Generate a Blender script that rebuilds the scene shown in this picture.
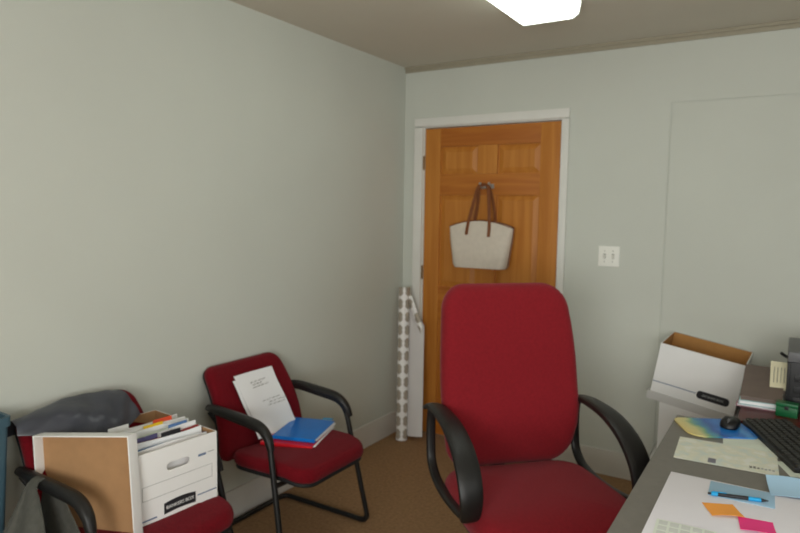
import bpy, bmesh, math, random
from mathutils import Vector, Matrix, Euler
random.seed(7)
PI = math.pi
scn = bpy.context.scene
for o in list(bpy.data.objects):
    bpy.data.objects.remove(o, do_unlink=True)
C = scn.collection

# ------------------------------------------------------------------ camera
YAW, PITCH, ROLL, FPX = -0.5536, -0.0881, 0.0149, 635.3
CAM = Vector((2.2398, -3.6628, 1.5029))
Fv = Vector((math.sin(YAW)*math.cos(PITCH), math.cos(YAW)*math.cos(PITCH), math.sin(PITCH)))
R0 = Vector((math.cos(YAW), -math.sin(YAW), 0)); U0 = R0.cross(Fv)
Rv = R0*math.cos(ROLL) + U0*math.sin(ROLL); Uv = -R0*math.sin(ROLL) + U0*math.cos(ROLL)
cd = bpy.data.cameras.new('camera'); cam = bpy.data.objects.new('camera', cd); C.objects.link(cam)
M = Matrix((Rv, Uv, -Fv)).transposed().to_4x4(); M.translation = CAM; cam.matrix_world = M
cd.sensor_width = 36.0; cd.lens = FPX/800*36.0; cd.clip_start = 0.05
cd.dof.use_dof = True; cd.dof.focus_distance = 1.15; cd.dof.aperture_fstop = 6.0
scn.camera = cam

# ------------------------------------------------------------------ world, lights, exposure
w = bpy.data.worlds.new('world'); scn.world = w; w.use_nodes = True
bg = w.node_tree.nodes['Background']
bg.inputs['Color'].default_value = (0.75, 0.87, 1.0, 1); bg.inputs['Strength'].default_value = 1.0
def area(name, loc, rot, sx, sy, power, col):
    l = bpy.data.lights.new(name, 'AREA'); l.shape = 'RECTANGLE'; l.size = sx; l.size_y = sy
    l.energy = power; l.color = col
    o = bpy.data.objects.new(name, l); C.objects.link(o); o.location = loc; o.rotation_euler = rot
    return o
# daylight entering by the window in the wall behind the photographer
area('window_daylight', (2.40, -5.2, 1.40), (PI/2, 0, 0), 2.0, 1.25, 112, (1.0, 0.99, 0.955))
area('side_window_daylight', (3.70, -3.05, 1.22), (PI/2, 0, PI/2), 1.9, 1.1, 16, (1.0, 0.99, 0.955))
scn.view_settings.view_transform = 'Standard'; scn.view_settings.look = 'None'
scn.view_settings.gamma = 1.0; scn.view_settings.use_curve_mapping = False
scn.view_settings.exposure = 0.0

# ------------------------------------------------------------------ materials
def lin(c):
    return tuple(((v/255)/12.92 if v/255 <= 0.04045 else ((v/255+0.055)/1.055)**2.4) for v in c)
MATS = {}
def new_mat(name):
    m = bpy.data.materials.new(name); m.use_nodes = True
    return m, m.node_tree, m.node_tree.nodes['Principled BSDF']
def nd(nt, t, **kw):
    n = nt.nodes.new(t)
    for k, v in kw.items(): setattr(n, k, v)
    return n
def mat(name, col, rough=0.6, var=0.06, scale=8.0, bump=0.0, bscale=200.0, metal=0.0, spec=0.4, sheen=0.0, stretch=(1,1,1), coat=0.0):
    m, nt, b = new_mat(name); L = nt.links.new
    tc = nd(nt, 'ShaderNodeTexCoord'); mp = nd(nt, 'ShaderNodeMapping'); mp.inputs['Scale'].default_value = stretch
    L(tc.outputs['Object'], mp.inputs['Vector'])
    n = nd(nt, 'ShaderNodeTexNoise'); n.inputs['Scale'].default_value = scale; n.inputs['Detail'].default_value = 4
    L(mp.outputs['Vector'], n.inputs['Vector'])
    cr = nd(nt, 'ShaderNodeValToRGB'); c = lin(col)
    cr.color_ramp.elements[0].position = 0.3; cr.color_ramp.elements[1].position = 0.7
    cr.color_ramp.elements[0].color = (*[max(0, v*(1-var)) for v in c], 1)
    cr.color_ramp.elements[1].color = (*[min(1, v*(1+var)) for v in c], 1)
    L(n.outputs['Fac'], cr.inputs['Fac']); L(cr.outputs['Color'], b.inputs['Base Color'])
    b.inputs['Roughness'].default_value = rough; b.inputs['Metallic'].default_value = metal
    b.inputs['Specular IOR Level'].default_value = spec
    if sheen: b.inputs['Sheen Weight'].default_value = sheen; b.inputs['Sheen Roughness'].default_value = 0.45; b.inputs['Sheen Tint'].default_value = (1, .55, .6, 1)
    if coat: b.inputs['Coat Weight'].default_value = coat; b.inputs['Coat Roughness'].default_value = 0.15
    if bump:
        n2 = nd(nt, 'ShaderNodeTexNoise'); n2.inputs['Scale'].default_value = bscale
        L(mp.outputs['Vector'], n2.inputs['Vector'])
        bp = nd(nt, 'ShaderNodeBump'); bp.inputs['Strength'].default_value = bump; bp.inputs['Distance'].default_value = 0.002
        L(n2.outputs['Fac'], bp.inputs['Height']); L(bp.outputs['Normal'], b.inputs['Normal'])
    MATS[name] = m; return m
def wood(name, c1, c2, axis, rough=0.5, sc=1.0):
    m, nt, b = new_mat(name); L = nt.links.new
    tc = nd(nt, 'ShaderNodeTexCoord'); mp = nd(nt, 'ShaderNodeMapping')
    s = [22*sc, 22*sc, 22*sc]; s[axis] = 1.3*sc; mp.inputs['Scale'].default_value = s
    L(tc.outputs['Object'], mp.inputs['Vector'])
    oi = nd(nt, 'ShaderNodeObjectInfo'); ad = nd(nt, 'ShaderNodeVectorMath', operation='ADD')
    cx = nd(nt, 'ShaderNodeMath', operation='MULTIPLY'); cx.inputs[1].default_value = 37.0
    L(oi.outputs['Random'], cx.inputs[0]); L(mp.outputs['Vector'], ad.inputs[0]); L(cx.outputs[0], ad.inputs[1])
    n = nd(nt, 'ShaderNodeTexNoise'); n.inputs['Scale'].default_value = 1.0; n.inputs['Detail'].default_value = 5; n.inputs['Distortion'].default_value = 0.8
    L(ad.outputs[0], n.inputs['Vector'])
    cr = nd(nt, 'ShaderNodeValToRGB'); cr.color_ramp.elements[0].position = 0.32; cr.color_ramp.elements[1].position = 0.68
    cr.color_ramp.elements[0].color = (*lin(c1), 1); cr.color_ramp.elements[1].color = (*lin(c2), 1)
    L(n.outputs['Fac'], cr.inputs['Fac']); L(cr.outputs['Color'], b.inputs['Base Color'])
    b.inputs['Roughness'].default_value = rough; b.inputs['Specular IOR Level'].default_value = 0.4
    MATS[name] = m; return m

WALL = mat('wall_paint', (201, 204, 195), 0.75, 0.02, 2.0, 0.10, 120)
CEIL = mat('ceiling_paint', (208, 202, 188), 0.85, 0.02, 2.0, 0.15, 90)
TRIMG = mat('crown_trim_paint', (160, 153, 134), 0.6, 0.03)
WHITE = mat('white_trim_paint', (222, 221, 215), 0.45, 0.02)
BASEB = mat('baseboard_paint', (210, 207, 200), 0.5, 0.02)
CARPET = mat('brown_carpet', (150, 118, 86), 0.95, 0.16, 60.0, 0.8, 400, spec=0.1)
PINEV = wood('pine_vertical', (176, 108, 36), (194, 128, 52), 2)
PINEH = wood('pine_horizontal', (164, 92, 26), (186, 116, 42), 0)
BRASS = mat('aged_brass', (120, 90, 45), 0.4, 0.1, metal=0.9)
STEEL = mat('hook_steel', (190, 190, 188), 0.3, 0.05, metal=0.9)
SWPL = mat('switch_plastic', (238, 238, 230), 0.35, 0.01)
HOLE = mat('screw_grey', (110, 108, 100), 0.5, 0.02)
RED = mat('red_guest_fabric', (106, 10, 22), 0.9, 0.12, 90, 0.5, 500, spec=0.15, sheen=0.10)
RED2 = mat('red_office_fabric', (130, 28, 36), 0.9, 0.08, 90, 0.4, 500, spec=0.12, sheen=0.16)
BLACK = mat('black_steel_tube', (22, 22, 22), 0.45, 0.05)
PLAST = mat('black_plastic', (27, 26, 25), 0.42, 0.06, 30, 0.2, 600)
SHELL = mat('black_shell', (24, 24, 25), 0.6, 0.05)
BOXW = mat('box_white_paper', (236, 236, 234), 0.7, 0.015)
KRAFT = mat('kraft_board', (172, 132, 92), 0.85, 0.05, 25)
KRAFT2 = mat('kraft_board_tan', (176, 128, 72), 0.85, 0.05, 25)
INKB = mat('ink_black', (34, 34, 38), 0.6, 0.03)
INKBL = mat('ink_blue', (98, 118, 150), 0.6, 0.03)
INKG = mat('ink_grey', (170, 172, 170), 0.6, 0.03)
PAPER = mat('white_paper', (240, 240, 240), 0.8, 0.01)
PAPERB = mat('blotter_paper', (232, 230, 236), 0.8, 0.01)
PALE = mat('pale_green_paper', (214, 222, 208), 0.8, 0.06, 14)
BLUEF = mat('blue_folder_plastic', (12, 116, 206), 0.3, 0.05)
REDF = mat('red_folder_plastic', (204, 20, 34), 0.35, 0.05)
GREYPL = mat('grey_plastic_bag', (66, 68, 76), 0.28, 0.12, 12, 0.9, 22)
JACK = mat('charcoal_cloth', (84, 84, 78), 0.9, 0.12, 60, 0.5, 400)
BLUEBIN = mat('blue_bin_plastic', (64, 92, 106), 0.5, 0.05)
LAMIN = mat('desk_laminate', (118, 114, 107), 0.45, 0.05, 40, 0.05, 300)
MAHOG = wood('mahogany', (66, 18, 16), (96, 30, 24), 0, 0.35)
PCBLK = mat('pc_black', (15, 15, 17), 0.45, 0.05)
PCGREY = mat('pc_grey', (92, 92, 94), 0.45, 0.04)
PBEIGE = mat('purse_canvas', (206, 196, 182), 0.7, 0.04, 40, 0.2, 400)
TAN = mat('tan_leather', (118, 66, 30), 0.5, 0.08, 30)
CYAN = mat('cyan_plastic', (24, 150, 205), 0.35, 0.03)
ORANGE = mat('orange_note', (255, 170, 72), 0.7, 0.02)
PINK = mat('pink_note', (246, 60, 140), 0.7, 0.02)
LBLUE = mat('light_blue_paper', (166, 200, 224), 0.7, 0.02)
CREAM = mat('cream_note', (216, 210, 178), 0.75, 0.03)
GREEN = mat('green_plastic', (8, 92, 50), 0.4, 0.04)
TAUPE = mat('taupe_cover', (112, 98, 90), 0.65, 0.06, 20)
DUSTP = mat('dusty_pink_cover', (176, 130, 142), 0.6, 0.03)
TEALP = mat('pale_teal_cover', (176, 206, 208), 0.5, 0.03)
KEYC = mat('key_dark', (40, 40, 36), 0.6, 0.06)
GLASSM, nt_, b_ = new_mat('window_glass'); MATS['glass'] = GLASSM
tr_ = nd(nt_, 'ShaderNodeBsdfTransparent'); gl_ = nd(nt_, 'ShaderNodeBsdfGlossy'); gl_.inputs['Roughness'].default_value = 0.02
mx_ = nd(nt_, 'ShaderNodeMixShader'); mx_.inputs[0].default_value = 0.06
nt_.links.new(tr_.outputs[0], mx_.inputs[1]); nt_.links.new(gl_.outputs[0], mx_.inputs[2])
nt_.links.new(mx_.outputs[0], nt_.nodes['Material Output'].inputs['Surface'])
LENS, nt_, b_ = new_mat('lamp_lens')
n_ = nd(nt_, 'ShaderNodeTexNoise'); n_.inputs['Scale'].default_value = 60
cr_ = nd(nt_, 'ShaderNodeValToRGB'); cr_.color_ramp.elements[0].color = (.86, .95, .86, 1); cr_.color_ramp.elements[1].color = (.92, 1, .92, 1)
nt_.links.new(n_.outputs['Fac'], cr_.inputs['Fac']); nt_.links.new(cr_.outputs['Color'], b_.inputs['Emission Color'])
b_.inputs['Base Color'].default_value = (.85, .87, .85, 1); b_.inputs['Emission Strength'].default_value = 3.4
MATS['lens'] = LENS

# ------------------------------------------------------------------ mesh helpers
def obj(name, bm, material, parent=None, smooth=True, loc=None, rot=None):
    me = bpy.data.meshes.new(name)
    bmesh.ops.recalc_face_normals(bm, faces=bm.faces[:])
    bm.to_mesh(me); bm.free()
    for m in (material if isinstance(material, (list, tuple)) else [material]): me.materials.append(m)
    if smooth:
        me.polygons.foreach_set('use_smooth', [True]*len(me.polygons))
        try: me.set_sharp_from_angle(angle=math.radians(40))
        except Exception: pass
    o = bpy.data.objects.new(name, me); C.objects.link(o)
    if parent: o.parent = parent
    if loc is not None: o.location = loc
    if rot is not None: o.rotation_euler = rot
    return o
def thing(name, label, cat, loc=(0, 0, 0), rot=(0, 0, 0), group=None):
    o = bpy.data.objects.new(name, None); C.objects.link(o); o.empty_display_size = 0.1
    o.location = loc; o.rotation_euler = rot; return tag(o, label, cat, group)
def tag(o, label, cat, group=None):
    o['label'] = label; o['category'] = cat
    if group: o['group'] = group
    return o
def struct(o, label=None, cat=None):
    o['kind'] = 'structure'
    if label: o['label'] = label
    if cat: o['category'] = cat
    return o
def add_box(bm, c, s, bevel=0.0, rot=None, seg=2, mi=0):
    r = bmesh.ops.create_cube(bm, size=1.0); vs = r['verts']
    bmesh.ops.scale(bm, vec=s, verts=vs)
    if bevel:
        es = list({e for v in vs for e in v.link_edges})
        rb = bmesh.ops.bevel(bm, geom=es, offset=bevel, segments=seg, affect='EDGES', profile=0.7)
        vs = list({v for f in rb['faces'] for v in f.verts} | {v for v in vs if v.is_valid})
    if rot is not None: bmesh.ops.rotate(bm, cent=(0, 0, 0), matrix=(rot if isinstance(rot, Matrix) else Euler(rot).to_matrix()), verts=vs)
    bmesh.ops.translate(bm, vec=c, verts=vs)
    if mi:
        for f in {f for v in vs for f in v.link_faces}: f.material_index = mi
    return vs
def box(name, c, s, material, parent=None, bevel=0.003, rot=None):
    """one box mesh, its origin at its own centre"""
    bm = bmesh.new(); add_box(bm, (0, 0, 0), s, bevel)
    return obj(name, bm, material, parent, loc=c, rot=rot)
def fillet(pts, r, n=5):
    pts = [Vector(p) for p in pts]; out = [pts[0]]
    for i in range(1, len(pts)-1):
        a, b, c = pts[i-1], pts[i], pts[i+1]
        rr = r[i] if isinstance(r, (list, tuple)) else r
        d1 = min(rr, (a-b).length*0.49); d2 = min(rr, (c-b).length*0.49)
        p, q = b+(a-b).normalized()*d1, b+(c-b).normalized()*d2
        for k in range(n+1):
            t = k/n; out.append(p*(1-t)**2 + b*2*t*(1-t) + q*t*t)
    out.append(pts[-1]); return out
def smooth_path(pts, n=6):
    pts = [Vector(p) for p in pts]; P = [pts[0]*2-pts[1]] + pts + [pts[-1]*2-pts[-2]]; out = []
    for i in range(1, len(P)-2):
        for k in range(n):
            t = k/n; a, b, c, d = P[i-1:i+3]
            out.append(0.5*((2*b)+(c-a)*t+(2*a-5*b+4*c-d)*t*t+(3*b-a-3*c+d)*t**3))
    out.append(pts[-1]); return out
def add_sweep(bm, path, rx, ry=None, n=10, up=Vector((0, 0, 1)), power=2.0):
    """rx: half size along side vector, ry: half size along the other; each may be a list"""
    path = [Vector(p) for p in path]; m = len(path); rings = []
    side = None
    for i, p in enumerate(path):
        t = (path[min(i+1, m-1)]-path[max(i-1, 0)]).normalized()
        if side is None:
            side = t.cross(up)
            if side.length < 1e-3: side = t.cross(Vector((1, 0, 0)))
        side = (side - t*side.dot(t)).normalized(); nn = side.cross(t).normalized()
        a = rx[i] if isinstance(rx, list) else rx
        b = (ry[i] if isinstance(ry, list) else ry) if ry is not None else a
        ring = []
        for k in range(n):
            th = 2*PI*k/n; cx, sy = math.cos(th), math.sin(th)
            ux = math.copysign(abs(cx)**(2/power), cx)*a; uy = math.copysign(abs(sy)**(2/power), sy)*b
            ring.append(bm.verts.new(p+side*ux+nn*uy))
        rings.append(ring)
    for i in range(m-1):
        for k in range(n):
            bm.faces.new((rings[i][k], rings[i][(k+1) % n], rings[i+1][(k+1) % n], rings[i+1][k]))
    bm.faces.new(rings[0][::-1]); bm.faces.new(rings[-1])
def sweep(name, path, rx, material, parent=None, ry=None, n=10, up=Vector((0, 0, 1)), power=2.0):
    bm = bmesh.new(); add_sweep(bm, path, rx, ry, n, up, power); return obj(name, bm, material, parent)
def rr(a, b, r, n=6, sub=0):
    r = max(min(r, a*0.999, b*0.999), 1e-4); out = []
    for cx, cy, s in ((a-r, b-r, 0), (-(a-r), b-r, PI/2), (-(a-r), -(b-r), PI), (a-r, -(b-r), 1.5*PI)):
        for k in range(n+1):
            th = s+PI/2*k/n; out.append((cx+r*math.cos(th), cy+r*math.sin(th)))
    if sub:
        o2 = []; m_ = len(out)
        for i in range(m_):
            p_, q_ = out[i], out[(i+1) % m_]; o2.append(p_)
            if i % (n+1) == n:
                for k in range(1, sub): o2.append((p_[0]+(q_[0]-p_[0])*k/sub, p_[1]+(q_[1]-p_[1])*k/sub))
        out = o2
    return out
def loft(bm, rings, cap=True):
    R = [[bm.verts.new(p) for p in ring] for ring in rings]; n = len(R[0])
    for i in range(len(R)-1):
        for k in range(n): bm.faces.new((R[i][k], R[i][(k+1) % n], R[i+1][(k+1) % n], R[i+1][k]))
    if cap: bm.faces.new(R[0][::-1]); bm.faces.new(R[-1])
    return R
def cushion(name, a, b, r, t, er, material, parent=None, dome=0.0, dome_b=0.0, deform=None, loc=None, rot=None):
    """upholstered slab in local x (half a), y (half b), thickness t along z"""
    rings = []; bm = bmesh.new()
    m = min(a, b)*0.98
    def ring(d, z): return [Vector((x, y, z)) for x, y in rr(a-d, b-d, max(r-d, 0.012), sub=8)]
    inner = [m*f for f in (0.92, 0.72, 0.52, 0.36, 0.22)]
    dz = lambda d, q: q*(1-(1-min(d/m, 1))**2)
    for d in inner: rings.append(ring(d, -t/2 - dz(d, dome_b)))
    for k in range(5):
        th = PI/2*k/4; d = er*(1-math.sin(th)); rings.append(ring(d, -t/2+er*(1-math.cos(th)) - dz(d, dome_b)))
    for k in range(5):
        th = PI/2*k/4; d = er*(1-math.cos(th)); rings.append(ring(d, t/2-er*(1-math.sin(th)) + dz(d, dome)))
    for d in inner[::-1]: rings.append(ring(d, t/2 + dz(d, dome)))
    if deform: rings = [[Vector(deform(p)) for p in rg] for rg in rings]
    loft(bm, rings); return obj(name, bm, material, parent, loc=loc, rot=rot)
def add_sheet(bm, fn, nu, nv, th=0.001):
    """solid sheet: fn(u, v) -> Vector, u, v in 0..1"""
    P = [[Vector(fn(i/nu, j/nv)) for j in range(nv+1)] for i in range(nu+1)]
    N = [[None]*(nv+1) for _ in range(nu+1)]
    for i in range(nu+1):
        for j in range(nv+1):
            du = P[min(i+1, nu)][j]-P[max(i-1, 0)][j]; dv = P[i][min(j+1, nv)]-P[i][max(j-1, 0)]
            N[i][j] = du.cross(dv).normalized()
    A = [[bm.verts.new(P[i][j]+N[i][j]*th/2) for j in range(nv+1)] for i in range(nu+1)]
    B = [[bm.verts.new(P[i][j]-N[i][j]*th/2) for j in range(nv+1)] for i in range(nu+1)]
    for i in range(nu):
        for j in range(nv):
            bm.faces.new((A[i][j], A[i+1][j], A[i+1][j+1], A[i][j+1]))
            bm.faces.new((B[i][j], B[i][j+1], B[i+1][j+1], B[i+1][j]))
    for i in range(nu):
        bm.faces.new((A[i][0], B[i][0], B[i+1][0], A[i+1][0])); bm.faces.new((A[i][nv], A[i+1][nv], B[i+1][nv], B[i][nv]))
    for j in range(nv):
        bm.faces.new((A[0][j], A[0][j+1], B[0][j+1], B[0][j])); bm.faces.new((A[nu][j], B[nu][j], B[nu][j+1], A[nu][j+1]))
def sheet(name, fn, nu, nv, material, parent=None, th=0.001):
    bm = bmesh.new(); add_sheet(bm, fn, nu, nv, th); return obj(name, bm, material, parent)
def lathe(bm, prof, n=20, c=(0, 0, 0)):
    rings = [[Vector((c[0]+r*math.cos(2*PI*k/n), c[1]+r*math.sin(2*PI*k/n), c[2]+z)) for k in range(n)] for r, z in prof]
    loft(bm, rings)
def prism(name, pts, z0, z1, material, parent=None, bevel=0.0):
    bm = bmesh.new(); loft(bm, [[Vector((x, y, z0)) for x, y in pts], [Vector((x, y, z1)) for x, y in pts]])
    return obj(name, bm, material, parent)
def plate_hole(bm, w, h, t, hw, hh, hz, mi_out=0, mi_in=0):
    """upright plate in local y (width w), z (0..h), thickness t along x (0..t), stadium hole half width hw half height hh at height hz"""
    outer = [(-w/2, 0), (w/2, 0), (w/2, h), (-w/2, h)]
    hole = [(x, hz+y) for x, y in rr(hw, hh, hh, 6)]
    layers = []
    for x in (0.0, t):
        vo = [bm.verts.new((x, y, z)) for y, z in outer]; vh = [bm.verts.new((x, y, z)) for y, z in hole]
        eo = [bm.edges.new((vo[i], vo[(i+1) % 4])) for i in range(4)]
        eh = [bm.edges.new((vh[i], vh[(i+1) % len(vh)])) for i in range(len(vh))]
        g = bmesh.ops.triangle_fill(bm, edges=eo+eh, use_beauty=True)
        for f in g['geom']:
            if isinstance(f, bmesh.types.BMFace): f.material_index = mi_out if x > 0 else mi_in
        layers.append((vo, vh))
    for j in (0, 1):
        a, b = layers[0][j], layers[1][j]; n = len(a)
        for i in range(n): bm.faces.new((a[i], a[(i+1) % n], b[(i+1) % n], b[i]))
def text(name, body, size, material, parent, M4, ext=0.0003):
    cu = bpy.data.curves.new(name, 'FONT'); cu.body = body; cu.size = size; cu.align_x = 'CENTER'; cu.align_y = 'CENTER'; cu.extrude = ext
    o = bpy.data.objects.new(name, cu); C.objects.link(o)
    dg = bpy.context.evaluated_depsgraph_get(); me = bpy.data.meshes.new_from_object(o.evaluated_get(dg))
    bpy.data.objects.remove(o); me.name = name; me.materials.clear(); me.materials.append(material)
    q = bpy.data.objects.new(name, me); C.objects.link(q); q.parent = parent; q.matrix_local = M4; return q

# ================================================================== the room
H = 2.44; RX = 3.5; FY = -5.0
struct(box('floor', (RX/2, FY/2, -0.05), (RX+0.3, -FY+0.3, 0.1), CARPET, bevel=0), 'brown carpet covering the office floor', 'floor')
struct(box('ceiling', (RX/2, FY/2, H+0.05), (RX+0.3, -FY+0.3, 0.1), CEIL, bevel=0), 'plain greyish ceiling of the office', 'ceiling')
struct(box('wall_left', (-0.075, FY/2, H/2), (0.15, -FY+0.3, H), WALL, bevel=0), 'pale grey green wall behind the two red guest chairs', 'wall')
SY0, SY1, SZ0, SZ1 = -3.95, -2.15, 0.70, 1.74
bm = bmesh.new()
add_box(bm, (RX+.075, (SY1+.15)/2, H/2), (.15, .15-SY1, H)); add_box(bm, (RX+.075, (FY-.15+SY0)/2, H/2), (.15, SY0-FY+.15, H))
add_box(bm, (RX+.075, (SY0+SY1)/2, SZ0/2), (.15, SY1-SY0, SZ0)); add_box(bm, (RX+.075, (SY0+SY1)/2, (H+SZ1)/2), (.15, SY1-SY0, H-SZ1))
struct(obj('wall_right', bm, WALL, smooth=False), 'pale grey green wall with a window on the desk side', 'wall')
# back wall around the door opening
DX0, DX1, DZ = 0.1523, 1.0625, 2.0421
bm = bmesh.new()
PX0, PX1, PZ = 1.6529, 2.91, 2.0885
add_box(bm, ((DX0-0.02)/2, 0.075, H/2), (DX0-0.02, 0.15, H)); add_box(bm, ((PX0-.005+DX1+0.02)/2, 0.075, H/2), (PX0-.005-DX1-0.02, 0.15, H))
add_box(bm, ((DX0+DX1)/2, 0.075, (H+DZ+0.02)/2), (DX1-DX0+0.04, 0.15, H-DZ-0.02))
add_box(bm, ((PX0+PX1)/2-.0025, 0.075, (H+PZ+.005)/2), (PX1-PX0+.005, .15, H-PZ-.005)); add_box(bm, ((RX+PX1)/2, 0.075, H/2), (RX-PX1, 0.15, H))
add_box(bm, ((PX0+PX1)/2-.0025, 0.078, (PZ+.005)/2), (PX1-PX0+.005, .144, PZ+.005))
wb = struct(obj('wall_back', bm, WALL, smooth=False), 'pale grey green wall holding the wooden door', 'wall')
# closed-off doorway: a flush board with a narrow joint around it
box('wall_panel', ((PX0+PX1)/2+.001, 0.0045, PZ/2-.002), (PX1-PX0-.006, 0.014, PZ-.004), WALL, wb, bevel=0.002)
# front wall with the window
WX0, WX1, WZ0, WZ1 = 1.55, 3.35, 0.82, 1.98
bm = bmesh.new()
add_box(bm, (WX0/2, FY-0.075, H/2), (WX0, 0.15, H)); add_box(bm, ((RX+WX1)/2, FY-0.075, H/2), (RX-WX1, 0.15, H))
add_box(bm, ((WX0+WX1)/2, FY-0.075, WZ0/2), (WX1-WX0, 0.15, WZ0)); add_box(bm, ((WX0+WX1)/2, FY-0.075, (H+WZ1)/2), (WX1-WX0, 0.15, H-WZ1))
struct(obj('wall_front', bm, WALL, smooth=False), 'pale grey green wall with the window, behind the viewer', 'wall')
def make_window(name, label, loc, rz, ww, wh):
    win = bpy.data.objects.new(name, None); C.objects.link(win); win.location = loc; win.rotation_euler = (0, 0, rz); struct(win, label, 'window')
    bm = bmesh.new()
    for c_, s_ in (((0, 0, 0.02), (ww, .05, .04)), ((0, 0, wh-0.02), (ww, .05, .04)), ((-ww/2+.02, 0, wh/2), (.04, .05, wh)), ((ww/2-.02, 0, wh/2), (.04, .05, wh)), ((0, 0, wh/2), (.04, .05, wh))):
        add_box(bm, c_, s_)
    obj('window_frame', bm, WHITE, win, smooth=False)
    for sx in (-1, 1): box('pane', (sx*ww/4, 0, wh/2), (ww/2-.06, .004, wh-.08), GLASSM, win, bevel=0)
make_window('window_1', 'wide white framed window behind the viewer', ((WX0+WX1)/2, FY-.07, WZ0), 0, WX1-WX0, WZ1-WZ0)
make_window('window_2', 'white framed window beside the viewer on the desk side', (RX+.07, (SY0+SY1)/2, SZ0), PI/2, SY1-SY0, SZ1-SZ0)
# trims
BBH = 0.147
struct(box('baseboard_left', (0.007, FY/2, BBH/2), (0.014, -FY, BBH), BASEB, bevel=0.004), 'off white baseboard along the left wall', 'baseboard')
bb = bpy.data.objects.new('baseboard_back', None); C.objects.link(bb); struct(bb, 'off white baseboard along the back wall', 'baseboard')
box('board', ((1.1106+RX)/2, -0.007, BBH/2), (RX-1.1106, 0.014, BBH), BASEB, bb, bevel=0.004)
box('board', ((0.014+0.083)/2, -0.007, BBH/2), (0.069, 0.014, BBH), BASEB, bb, bevel=0.004)
bm = bmesh.new(); add_box(bm, (RX/2, -0.008, H-0.008), (RX, 0.018, 0.016), 0.003); add_box(bm, (RX/2, -0.005, H-0.027), (RX, 0.010, 0.022), 0.003)
struct(obj('trim_1', bm, TRIMG), 'narrow taupe moulding where back wall meets ceiling', 'trim')
cs = bpy.data.objects.new('trim_2', None); C.objects.link(cs); struct(cs, 'white casing around the wooden door', 'trim')
CX0, CX1, CZ = 0.0832, 1.1106, 2.1012
box('casing_side', ((CX0+DX0-.006)/2, -0.009, DZ/2), (DX0-.006-CX0, 0.022, DZ), WHITE, cs, bevel=0.004)
box('casing_side', ((CX1+DX1+.006)/2, -0.009, DZ/2), (CX1-DX1-.006, 0.022, DZ), WHITE, cs, bevel=0.004)
box('casing_head', ((CX0+CX1)/2, -0.009, (DZ+CZ)/2+.003), (CX1-CX0, 0.022, CZ-DZ-.006), WHITE, cs, bevel=0.004)
box('jamb', (DX0-.009, .074, DZ/2), (.021, .150, DZ), WHITE, cs, bevel=.001); box('jamb', (DX1+.009, .074, DZ/2), (.021, .150, DZ), WHITE, cs, bevel=.001)
box('jamb', ((DX0+DX1)/2, .074, DZ+.009), (DX1-DX0+.04, .150, .021), WHITE, cs, bevel=.001)
for c_, s_ in (((DX0+.012, .060, DZ/2), (.026, .03, DZ)), ((DX1-.012, .060, DZ/2), (.026, .03, DZ)), (((DX0+DX1)/2, .060, DZ-.012), (DX1-DX0, .03, .026))):
    box('door_stop', c_, s_, WHITE, cs, bevel=.001)
# ------------------------------------------------------------------ six-panel pine door
dr = bpy.data.objects.new('door_1', None); C.objects.link(dr); dr.location = (DX0, 0.004, 0)
struct(dr, 'honey coloured six panel pine door in the back wall', 'door')
DW = DX1-DX0-0.008; x_off = 0.004
X1_, X2_, X3_ = 0.116, 0.378, 0.513; X4_ = 0.786
rows = [0.012, 0.25, 0.80, 1.01, 1.607, 1.738, 1.915, 2.034]
T = 0.036
for a_, b_2 in ((x_off, X1_), (X4_, x_off+DW)):
    box('stile', ((a_+b_2)/2, T/2, (rows[0]+rows[7])/2), (b_2-a_, T, rows[7]-rows[0]), PINEV, dr, bevel=0.003)
for i, (z0, z1) in enumerate(((rows[0], rows[1]), (rows[2], rows[3]), (rows[4], rows[5]), (rows[6], rows[7]))):
    box('rail', ((X1_+X4_)/2, T/2+.0005, (z0+z1)/2), (X4_-X1_, T, z1-z0), PINEH, dr, bevel=0.003)
for z0, z1 in ((rows[1], rows[2]), (rows[3], rows[4]), (rows[5], rows[6])):
    box('mullion', ((X2_+X3_)/2, T/2+.0005, (z0+z1)/2), (X3_-X2_, T, z1-z0), PINEV, dr, bevel=0.003)
    for a_, b_2 in ((X1_, X2_), (X3_, X4_)):
        bm = bmesh.new(); w2, h2 = (b_2-a_)/2, (z1-z0)/2
        loft(bm, [[Vector((sx*(w2-d), y, sz*(h2-d))) for sx, sz in ((-1, -1), (1, -1), (1, 1), (-1, 1))]
                  for d, y in ((0, .030), (0, .017), (.006, .018), (.034, .007), (.038, .006))])
        obj('panel', bm, PINEV, dr, smooth=False, loc=((a_+b_2)/2, 0, (z0+z1)/2))
for z in (0.25, 1.096, 1.815):
    h_ = obj('hinge', (lambda b: (lathe(b, [(0.006, -.045), (0.006, .045)], 10), b)[1])(bmesh.new()), BRASS, dr, loc=(-0.002, -0.007, z))
bm = bmesh.new(); lathe(bm, [(0.032, 0), (0.032, .006), (.012, .010), (.011, .03), (.024, .038), (.029, .052), (.024, .064), (.006, .068)], 20)
obj('door_knob', bm, BRASS, dr, loc=(DW-0.06, 0, 0.92), rot=(PI/2, 0, 0))

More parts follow.
